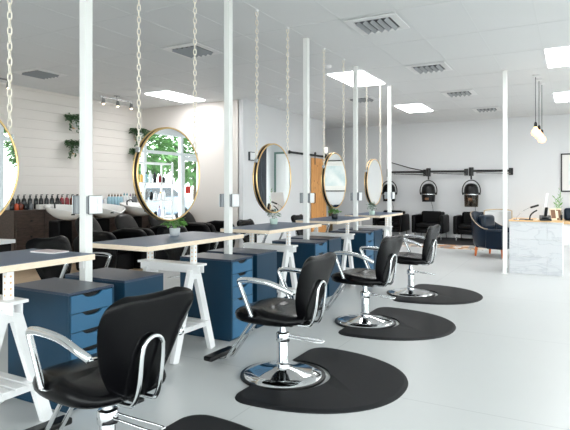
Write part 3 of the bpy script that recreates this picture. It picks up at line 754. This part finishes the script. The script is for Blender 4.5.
planter(7.14, 8.54, 2.02, 'lower hanging planter with trailing leaves, behind the nearest post')
planter(8.84, 8.54, 2.42, 'upper hanging planter by the wall corner above the second mirror')
planter(8.82, 8.54, 1.97, 'lower hanging planter by the wall corner, half behind the second mirror')
# track lights
def track(x, y, label):
    t = thing('track_light', label, 'ceiling spotlight', (x, y, H), 0, 'three-spot track lights')
    MB().box(-.42, .42, -.014, .014, -.085, -.06).build('bar', 'steel', t, bevel=.004)
    MB().lathe([(0, -.007), (.06, -.007), (.06, -.02), (.012, -.03), (.012, -.062), (0, -.062)], segs=20).build('mount', 'steel', t, smooth=40)
    for s in (-.36, 0, .36):
        h = MB().lathe([(0, .04), (.022, .04), (.03, .02), (.04, -.06), (.036, -.06), (.03, 0), (0, .01)], (s, -.03, -.15), 16); h.box(s-.006, s+.006, -.03, .0, -.12, -.085); h = h.build('spot_head', 'steel', t, smooth=40)
        MB().ball((s, -.03, -.2), .026, u=12, v=8).build('bulb', 'spot', h, smooth=180)
track(7.55, 7.9, 'three-spot ceiling light bar above the hanging planters')
track(5.0, 8.05, 'three-spot ceiling light bar at the left edge, below the dark vent')

# ------------------------------------------------------------------ partition: pine barn door, control box
rl = thing('sliding_door_rail', 'black sliding door rail on the partition above the pine door', 'door rail', (10.95, YP, 2.19))
MB().box(0, 2.12, -.05, -.04, -.025, .025).build('rail', 'black', rl)
for q in (.06, .7, 1.4, 2.05): MB().lathe([(0, 0), (.014, 0), (.014, .04), (0, .04)], (q, 0, 0), 12, '-Y').build('standoff', 'black', rl)
MB().box(-.02, .03, -.07, -.035, -.04, .04).box(2.08, 2.14, -.07, -.035, -.04, .06).build('end_stop', 'black', rl)
bd = thing('barn_door', 'knotty pine sliding barn door on the partition', 'door', (12.18, YP-.045, 0))
dm = MB()
for q in range(6): dm.box(q*.146, q*.146+.144, -.02, .018, .02, 2.12)
dm.build('planks', 'pine', bd, bevel=.003)
MB().box(0, .874, -.032, -.02, 1.94, 2.12).build('top_rail', 'pine', bd, bevel=.003)
for q in (.1, .72):
    h = MB().box(q, q+.035, -.042, -.034, 1.95, 2.2).lathe([(0, 0), (.04, 0), (.04, .02), (0, .02)], (q+.018, -.036, 2.232), 16, '-Y').build('hanger', 'black', bd)
MB().tube([(.08, -.02, .95), (.08, -.06, .97), (.08, -.06, 1.2), (.08, -.02, 1.22)], .01).build('handle', 'black', bd, smooth=50)
cb = thing('wall_control', 'small dark edged control box high on the partition beside the third mirror', 'switch', (9.35, YP, 2.0))
MB().box(-.1, .1, -.04, 0, -.09, .09).build('case', 'dgrey', cb, bevel=.006); MB().box(-.085, .085, -.05, -.04, -.075, .075).build('face', 'socket', cb, bevel=.004)
el = thing('wall_lamp', 'small lit lamp high beside the brown door frame past the partition', 'lamp', (XB, 6.62, 2.5))
MB().box(-.03, 0, -.08, .08, -.1, .1).build('back_plate', 'white', el, bevel=.005); MB().box(-.09, -.03, -.07, .07, -.08, .08).build('diffuser', 'lampw', el, bevel=.01)

# ------------------------------------------------------------------ far wall: dryers, armchairs, rug
def dryer(yp, label, raised=False, slant=False):
    t = thing('hood_dryer', label, 'hair dryer', (XB, yp, 0), 0, 'hood dryers on wall arms')
    ax = -.36; L = .92
    MB().box(-.06, 0, -L-.05, -L+.05, 1.68, 1.86).build('wall_plate', 'black', t, bevel=.01)
    a = MB().tube([(-.05, -L, 1.79), (-.12, -L+.1, 1.79), (ax, 0, 1.79)], .03, 10).build('upper_arm', 'black', t, smooth=40)
    MB().tube([(-.05, -L+.02, 1.72), (-.14, -L+.14, 1.72), (ax+.02, -.12, 1.74)], .014, 8).build('arm_spring', 'steel', t, smooth=40)
    if slant: MB().tube([(-.07, -L+.02, 1.82), (-.2, -L*.6, 1.9), (ax, -.05, 2.06)], .013, 8).build('raised_arm', 'black', t, smooth=40)
    MB().lathe([(0, 0), (.06, 0), (.06, .22), (0, .22)], (ax, 0, 1.66), 16).tube([(ax, 0, 1.68), (ax, 0, 1.57)], .022).build('pivot', 'black', t, smooth=40)
    # fork ring around the hood
    rg = [(ax, .225*math.sin(b), 1.27+.28*math.cos(b)) for b in [-PI*.62+PI*1.24*i/20 for i in range(21)]]
    MB().tube(rg, .014, 8).build('fork', 'black', t, smooth=180)
    z0 = 1.0 if not raised else 1.1
    MB().lathe([(0, 1.47), (.07, 1.465), (.13, 1.43), (.165, 1.37), (.18, 1.28), (.185, 1.2), (.188, 1.19), (.186, 1.17), (.175, 1.17), (.16, 1.2), (.12, 1.38), (0, 1.43)], (ax, 0, 0), 32).build('hood', 'plastic', t, smooth=50)
    MB().lathe([(.187, 1.169), (.193, 1.169), (.193, 1.192), (.187, 1.192), (.187, 1.169)], (ax, 0, 0), 32).build('hood_band', 'steel', t, smooth=40)
    MB().lathe([(.172, 1.168), (.18, 1.168), (.165, .98 if not raised else .86), (.158, .98 if not raised else .86), (.172, 1.168)], (ax, 0, 0), 32).build('visor', 'smoke' if raised else 'plastic', t, smooth=50)
    MB().box(ax-.195, ax-.165, -.05, .05, 1.03, 1.09).build('control_panel', 'brownc_' if False else 'brown', t, bevel=.005)
    for s in (-1, 1): MB().lathe([(0, 0), (.03, 0), (.03, .05), (0, .05)], (ax, s*.215, 1.2), 12, '-Y' if s > 0 else 'Y').build('side_knob', 'black', t)
    MB().tube(cat_rom([(ax, -.05, 1.05), (-.2, -.08, .8), (-.05, -.06, .5), (-.03, -.04, .15)], 5), .005, 6).build('cable', 'black', t)
dryer(4.52, 'black hood dryer behind the post at the last table', False, True)
dryer(3.43, 'black hood dryer on the far wall above the middle armchair')
dryer(2.33, 'hood dryer with clear smoky visor, rightmost on the far wall', True)
def tub(y, label, name='lounge_armchair'):
    t = thing(name, label, 'armchair', (14.15, y, .0135), 0, 'black armchairs under the dryers')
    for s in (-1, 1):
        out = [(-.4, .16), (-.4, .6), (-.36, .63), (.3, .63), (.36, .6), (.4, .2), (.4, .16)]
        MB().prism(out, s*.36-.05, s*.36+.05, 'Y').build('armrest', 'leather2', t, bevel=.035, seg=3, smooth=50)
    MB().box(.2, .38, -.3, .3, .16, .7).build('backrest', 'leather2', t, bevel=.04, seg=3, smooth=50)
    MB().box(.08, .2, -.27, .27, .36, .72).build('back_cushion', 'leather2', t, bevel=.05, seg=4, smooth=50)
    MB().box(-.37, .18, -.305, .305, .28, .42).build('seat_cushion', 'leather2', t, bevel=.04, seg=3, smooth=50)
    MB().box(-.36, .2, -.31, .31, .16, .28).build('seat_base', 'leather2', t, bevel=.015)
    for sx in (-.34, .34):
        for sy in (-.34, .34): MB().tube([(sx, sy, 0), (sx*.97, sy*.97, .17)], .014, 8).build('leg', 'steel', t, smooth=40)
    return t
tub(4.4, 'black leather armchair at the left under the dryers, behind the last table')
tub(3.33, 'black leather armchair in the middle under the dryers')
tub(2.27, 'black leather armchair on the right, half behind the navy armchair')
rg = thing('rug', 'dark rug with a striped border under the black armchairs', 'rug', (12.75, 1.7, 0))
MB().box(.0, 1.9, 0, 3.4, 0, .012).build('pile', 'rugd', rg)
MB().box(-.75, 0, 0, 3.4, 0, .012).build('border', 'rugs', rg)

# ------------------------------------------------------------------ navy armchair, white chair, bench
na = thing('navy_armchair', 'navy leather armchair with orange wooden legs behind the post', 'armchair', (11.1, 1.36, 0), math.radians(-20))
# faces -Y in its own frame: curved back shell wraps the +Y side
sh = MB(); A = []; N = 22
for i in range(N+1):
    a = math.radians(-8)+math.radians(196)*i/N
    k = math.sin(max(0, min(PI, a)))
    ht = .56+.31*max(0, k)**1.4
    sp = []
    for r, z in ((.40, .17), (.43, .35), (.44+.02*k, ht-.04), (.425+.03*k, ht), (.39+.03*k, ht+.005), (.345+.03*k, ht-.02), (.32, .4), (.31, .17)):
        sp.append(sh.bm.verts.new((r*math.cos(a)*.92, r*math.sin(a)+.0, z)))
    A.append(sp)
for p, q in zip(A, A[1:]):
    for j in range(8): sh.bm.faces.new((p[j], p[(j+1) % 8], q[(j+1) % 8], q[j]))
sh.bm.faces.new(A[0]); sh.bm.faces.new(A[-1][::-1])
sh.build('back_shell', 'navyl', na, bevel=.0, smooth=50, sub=1)
pp = []
for i in range(N+1):
    a = math.radians(-8)+math.radians(196)*i/N; k = math.sin(max(0, min(PI, a)))
    pp.append(((.435+.03*k)*math.cos(a)*.92, (.435+.03*k)*math.sin(a), .56+.31*max(0, k)**1.4-.008))
MB().tube(pp, .009, 6).build('piping', 'piping', na, smooth=180)
for s in (-1, 1):
    MB().box(s*.345-.06, s*.345+.06, -.36, .0, .17, .55).build('arm_panel', 'navyl', na, bevel=.04, seg=3, smooth=50)
MB().box(-.28, .28, -.38, .26, .3, .46).build('seat_cushion', 'navyl', na, bevel=.05, seg=3, smooth=50)
MB().box(-.3, .3, -.35, .25, .17, .3).build('seat_base', 'navyl', na, bevel=.02)
MB().box(-.24, .24, .1, .27, .46, .8).build('back_cushion', 'navyl', na, bevel=.07, seg=4, smooth=50)
for sx in (-.27, .27):
    for sy in (-.28, .24): MB().tube([(sx*1.06, sy*1.06, 0), (sx, sy, .18)], [.018, .03], 8).build('leg', 'oakl', na, smooth=40)
wc = thing('tub_chair', 'white upholstered chair with a thin pale rim, behind the navy armchair', 'chair', (12.75, 1.5, 0), math.radians(-90))
MB().lathe([(0, .36), (.26, .36), (.28, .38), (.28, .44), (.25, .47), (0, .475)], segs=32).build('seat', 'cloth', wc, smooth=60)
bk = MB(); A = []
for i in range(17):
    a = PI*i/16
    A.append([bk.bm.verts.new((r*math.cos(a), r*math.sin(a), z)) for r, z in ((.285, .46), (.3, .8), (.27, .8), (.255, .46))])
for p, q in zip(A, A[1:]):
    for j in range(4): bk.bm.faces.new((p[j], p[(j+1) % 4], q[(j+1) % 4], q[j]))
bk.bm.faces.new(A[0]); bk.bm.faces.new(A[-1][::-1]); bk.build('backrest', 'cloth', wc, smooth=50)
MB().tube([(.29*math.cos(PI*i/24), .29*math.sin(PI*i/24), .82+.03*math.sin(PI*i/24)) for i in range(25)], .014, 8).tube([(.29, 0, .82), (.3, -.03, .45)], .012).tube([(-.29, 0, .82), (-.3, -.03, .45)], .012).build('rim', 'rattan', wc, smooth=60)
for a in (.8, 2.3, 4.0, 5.4): MB().tube([(.25*math.cos(a), .25*math.sin(a), 0), (.2*math.cos(a), .2*math.sin(a), .37)], .013, 8).build('leg', 'rattan', wc, smooth=40)
bn = thing('bench', 'white bench with a wooden seat along the far wall, right of the armchairs', 'bench', (14.0, -.3, 0))
MB().box(.02, .66, -1.9, 1.65, 0, .5).build('base', 'white', bn, bevel=.004)
MB().box(-.03, .67, -1.92, 1.67, .5, .56).build('seat_board', 'oak', bn, bevel=.004)
cu0 = None
for k in range(2):
    lab = ['navy bench cushion just right of the reception desk', 'navy bench cushion farther right along the bench, under the framed picture'][k]
    if cu0: dup(cu0, (14.52, -.2-.86*k, .56), 0, lab); continue
    cu0 = thing('bench_cushion', lab, 'cushion', (14.52, -.2-.86*k, .56), 0, 'navy cushions on the bench')
    MB().box(-.1, .12, -.41, .41, 0, .3).build('cover', 'navyl', cu0, bevel=.06, seg=4, smooth=60)
pc = thing('framed_picture', 'black framed pale teal print with wide white mat on the far wall', 'picture', (XB, -.57, 1.72))
MB().box(-.03, -.001, -.85, .85, .44, .47).box(-.03, -.001, -.85, .85, -.47, -.44).box(-.03, -.001, -.85, -.82, -.44, .44).box(-.03, -.001, .82, .85, -.44, .44).build('frame', 'black', pc)
MB().box(-.012, -.001, -.82, .82, -.44, .44).build('mat_board', 'paper', pc)
MB().box(-.014, -.0122, -.68, .68, -.3, .3).build('print', 'art', pc)

# ------------------------------------------------------------------ reception desk
dk = thing('reception_desk', 'white marble tiled reception desk with a thin wooden top', 'desk', (8.95, .145, 0))
DW, DD, DZ = .74, .78, .83
MB().box(0, .03, 0, DW, 0, DZ-.022).box(.03, DD, 0, .03, 0, DZ-.022).box(.03, DD, DW-.03, DW, 0, DZ-.022).box(.5, .53, .03, DW-.03, .05, DZ-.022).build('carcass', 'white', dk)
for r in range(3):
    zz = .004+r*.268; sp = [(.0, .2), (.2, .74)] if r != 1 else [(.0, .6), (.6, .74)]
    for a, b in sp:
        MB().box(-.012, -.0005, a+.0015, b-.0015, zz, zz+.265).build('marble_tile', 'marble', dk, bevel=.001, seg=1)
MB().box(-.02, DD, -.004, DW+.01, DZ-.022, DZ).build('top', 'oak', dk, bevel=.003)
def on_desk(u, v=None, x=9.1): return x*math.tan(TH-math.atan((u-285)/528.7))
mo = thing('monitor', 'white computer monitor seen edge-on on the reception desk', 'monitor', (9.36, .42, DZ), math.radians(88))
MB().box(-.26, .26, -.009, .009, .09, .42, Matrix.Rotation(math.radians(7), 4, 'X')).build('screen', 'white', mo, bevel=.006)
MB().box(-.1, .1, -.09, .1, 0, .008).box(-.03, .03, .006, .018, .008, .2).build('stand', 'white', mo, bevel=.002)
mo.rotation_euler[2] = 0
ph = thing('desk_phone', 'black desk phone with handset on the reception desk', 'phone', (9.0, .38, DZ), .1)
MB().prism([(-.09, 0), (.09, 0), (.09, .08), (-.09, .025)], -.08, .08, 'Y').build('base', 'plastic', ph, bevel=.006)
MB().bar((.0, .0, .06), (.06, -.02, .2), .045, .03).build('handset', 'plastic', ph, bevel=.012, seg=3)
MB().box(-.06, .0, -.05, .05, .05, .054).build('keypad', 'dgrey', ph)
lm = thing('desk_lamp', 'thin wire desk lamp with a black bar head on the reception desk', 'lamp', (8.985, .78, DZ))
MB().lathe([(0, 0), (.05, 0), (.05, .01), (0, .012)], segs=20).build('base', 'steel', lm, smooth=40)
MB().tube(cat_rom([(0, 0, .01), (0, -.005, .05), (0, -.1, .15), (0, -.2, .2)], 4), .0035, 6).build('arm', 'steel', lm, smooth=180)
MB().bar((0, -.19, .195), (0, -.31, .235), .035, .03).build('head', 'plastic', lm, bevel=.008, seg=2)
ct = thing('card_reader', 'black card reader on a curved stand, beside the desk lamp', 'card reader', (9.02, .57, DZ))
MB().tube(cat_rom([(0, .03, .01), (0, .02, .07), (0, -.02, .12), (0, -.075, .155)], 5), .011, 8).build('stem', 'plastic', ct, smooth=180)
MB().box(-.05, .05, -.02, .09, 0, .012).build('base', 'plastic', ct, bevel=.004)
kb = thing('clipboard', 'dark notebook lying flat near the left end of the reception desk', 'notebook', (9.15, .7, DZ))
MB().box(-.07, .07, -.05, .05, 0, .01).build('cover', 'dgrey', kb)
bh = None
for k, (y, mt, l, zz) in enumerate([(.275, 'cream', 'cream brochure stand leaning back, leftmost on the desk end', .185), (.235, 'brown', 'brown brochure stand between the cream ones on the desk', .165), (.195, 'cream', 'second cream brochure stand, right on the desk end', .18)]):
    t = thing('brochure_stand', l, 'brochure stand', (9.14+.1*k, .27-.035*k, DZ), math.radians(-60), 'brochure stands on the desk')
    R_ = Matrix.Rotation(math.radians(-14), 4, 'X')
    MB().box(-.05, .05, -.006, .006, 0.004, zz, R_).build('board', mt, t); MB().box(-.045, .045, .01, .055, 0, .008).build('foot', mt, t)
    MB().box(-.035, .035, -.0075, -.0065, .03, zz-.02, R_).build('card_face', 'brown' if mt == 'cream' else 'cream', t)
pn = thing('pen_cup', 'black cup of dark pens at the right end of the reception desk', 'pen cup', (9.2, .168, DZ))
MB().lathe([(0, 0), (.016, 0), (.018, .08), (.015, .08), (.014, .01), (0, .01)], segs=16).build('cup', 'plastic', pn, smooth=40)
for q in range(4): MB().tube([(.004*math.cos(q*1.6), .004*math.sin(q*1.6), .012), (.012*math.cos(q*1.6), .012*math.sin(q*1.6), .16-.01*q)], .0035, 6).build('pen', 'plastic', pn)
vp = thing('bamboo_plant', 'tall slim green stemmed plant in a glass vase on the reception desk', 'plant', (9.45, .21, DZ))
MB().lathe([(0, 0), (.024, 0), (.026, .1), (.023, .1), (.021, .008), (0, .008)], segs=16).build('vase', 'mint', vp, smooth=50)
st = MB(); lf = MB()
for q, (dx, dy, hh) in enumerate([(0, .01, .36), (.01, -.03, .45), (-.01, .05, .33), (0, -.015, .28)]):
    st.tube([(0, 0, .01), (dx*.5, dy*.5, hh*.6), (dx, dy, hh)], .004, 6)
    for j in range(7):
        f = .35+.65*j/6; lf.leaf((dx*f, dy*f, hh*f), (random.uniform(-.5, .5), random.choice((-1, 1))*.6, .9), .085, .026, .1)
st.build('stems', bpy.data.materials['leaf_green'], vp, smooth=60); lf.build('leaves', 'leaf', vp)
for k, (u, v, vb, x, y) in enumerate([(535.5, 75, 132, 9.42, .54), (538.5, 79, 135, 9.79, .51), (541.5, 83, 139, 10.18, .485)]):
    fw = x*math.cos(TH)+y*math.sin(TH); zb = 1.3+(189.8-vb)/528.7*fw
    t = thing('pendant_bulb', ['warm glowing pendant bulb, highest and nearest of the three', 'middle of the three warm glowing pendant bulbs', 'warm glowing pendant bulb, lowest and farthest of the three'][k], 'pendant light', (x, y, H), 0, 'hanging bulbs over the reception')
    MB().lathe([(0, -.007), (.055, -.007), (.055, -.02), (.02, -.035), (0, -.035)], segs=20).build('ceiling_cup', 'white', t, smooth=40)
    MB().tube([(0, 0, -.03), (0, 0, zb-H+.16)], .0055, 6).build('cord', 'dgrey', t)
    MB().lathe([(0, .165), (.01, .165), (.024, .14), (.026, .085), (0, .085)], (0, 0, zb-H), 14).build('lamp_holder', 'plastic', t, smooth=50)
    MB().lathe([(0, .088), (.022, .086), (.03, .06), (.06, .02), (.068, -.015), (.055, -.05), (.03, -.066), (0, -.07)], (0, 0, zb-H), 24).build('bulb', 'bulb', t, smooth=180)

# ------------------------------------------------------------------ product rack and drapes along the shop front (seen in the mirrors)
rk = thing('product_rack', 'white product rack by the shop window, seen in the second mirror', 'shelving', (7.9, -2.55, 0))
for sx in (0, 1.3):
    for sy in (0, .32): MB().box(sx-.018, sx+.018, sy-.018, sy+.018, 0, 1.9).build('upright', 'white', rk, bevel=.003)
SZ = [.3, .67, 1.05, 1.43, 1.86]
for z in SZ: MB().box(-.02, 1.32, -.02, .34, z, z+.03).build('shelf', 'white', rk, bevel=.003)
cols = ['white', 'dark', 'white', 'gold', 'white', 'white', 'lilac', 'dark', 'gold', 'white', 'grey', 'white', 'red', 'blue', 'white', 'dark']
for si, z in enumerate(SZ[:4]):
    for i in range(9):
        bottle(8.0+i*.14, -2.42+.05*random.random(), z+.031, random.uniform(.03, .045), random.uniform(.15, .27), cols[(i*5+si*3) % 16], cols[(i*3+si*7) % 16],
               '%s product from the left on the %s shelf of the white rack' % (ORD[i+1], ['lowest', 'second lowest', 'second highest', 'highest filled'][si]), 'products on the white rack', False, 'product_bottle')
cu = MB(); n = 40
for i in range(n):
    pass
o = [(13.72+i*.03, -3.02+.03*math.sin(i*1.3)) for i in range(31)]; o += [(p[0], p[1]+.006) for p in o[::-1]]
dc = thing('curtain', 'grey floor length curtain in the window corner, seen in the third mirror', 'curtain', (0, 0, 0))
MB().prism(o, .03, 2.68).build('fabric', 'curtain', dc, smooth=60)
MB().tube([(13.65, -3.02, 2.7), (14.66, -3.02, 2.7)], .014).build('rod', 'steel', dc)
MB().box(13.69, 13.71, YR, -3.0, 2.69, 2.71).box(14.62, 14.64, YR, -3.0, 2.69, 2.71).build('rod_bracket', 'steel', dc)
struct(MB().box(XB-.04, XB, -2.72, -2.66, 0, 2.5).box(XB-.04, XB, -2.2, -2.14, 0, 2.5).box(XB-.04, XB, -2.66, -2.2, 2.44, 2.5).build('trim_4', 'greenframe'))
struct(MB().box(XB-.02, XB-.001, -2.66, -2.2, .02, 2.44).build('door_4', 'white'))

# ------------------------------------------------------------------ light and camera
wd = bpy.data.worlds.new('sky'); sc.world = wd; wd.use_nodes = True
bg = wd.node_tree.nodes['Background']; bg.inputs['Color'].default_value = (.97, .985, 1, 1); bg.inputs['Strength'].default_value = 5.8
def portal(x0, x1, z0, z1):
    l = bpy.data.lights.new('window_portal', 'AREA'); l.shape = 'RECTANGLE'; l.size = x1-x0; l.size_y = z1-z0; l.cycles.is_portal = True
    o = bpy.data.objects.new('window_portal', l); COL.objects.link(o); o.location = ((x0+x1)/2, YR-.13, (z0+z1)/2); o.rotation_euler = (math.radians(90), 0, 0)
    # faces +Y, into the room
    return o
portal(XF, 5, .1, ZT); portal(5, XB, .1, ZT)
l = bpy.data.lights.new('window_portal', 'AREA'); l.shape = 'RECTANGLE'; l.size = 2.6; l.size_y = 9.4; l.cycles.is_portal = True
o = bpy.data.objects.new('window_portal', l); COL.objects.link(o); o.location = (XF-.13, 1.5, 1.41); o.rotation_euler = (0, math.radians(-90), 0)  # portal for the added glazing behind the camera
cam = bpy.data.cameras.new('camera'); co = bpy.data.objects.new('camera', cam); COL.objects.link(co)
co.location = (0, 0, 1.3); co.rotation_euler = (PI/2, 0, TH-PI/2)
cam.sensor_width = 36; cam.lens = 36*528.73/570; cam.shift_y = -25.2/570; cam.clip_start = .05
sc.camera = co
sc.view_settings.view_transform = 'Standard'; sc.view_settings.look = 'None'; sc.view_settings.gamma = 1; sc.view_settings.exposure = 0.35
sc.cycles.use_denoising = True
sc.cycles.max_bounces = 10; sc.cycles.diffuse_bounces = 6; sc.cycles.glossy_bounces = 5; sc.cycles.transparent_max_bounces = 12
sc.cycles.caustics_reflective = False; sc.cycles.caustics_refractive = False; sc.cycles.sample_clamp_indirect = 6
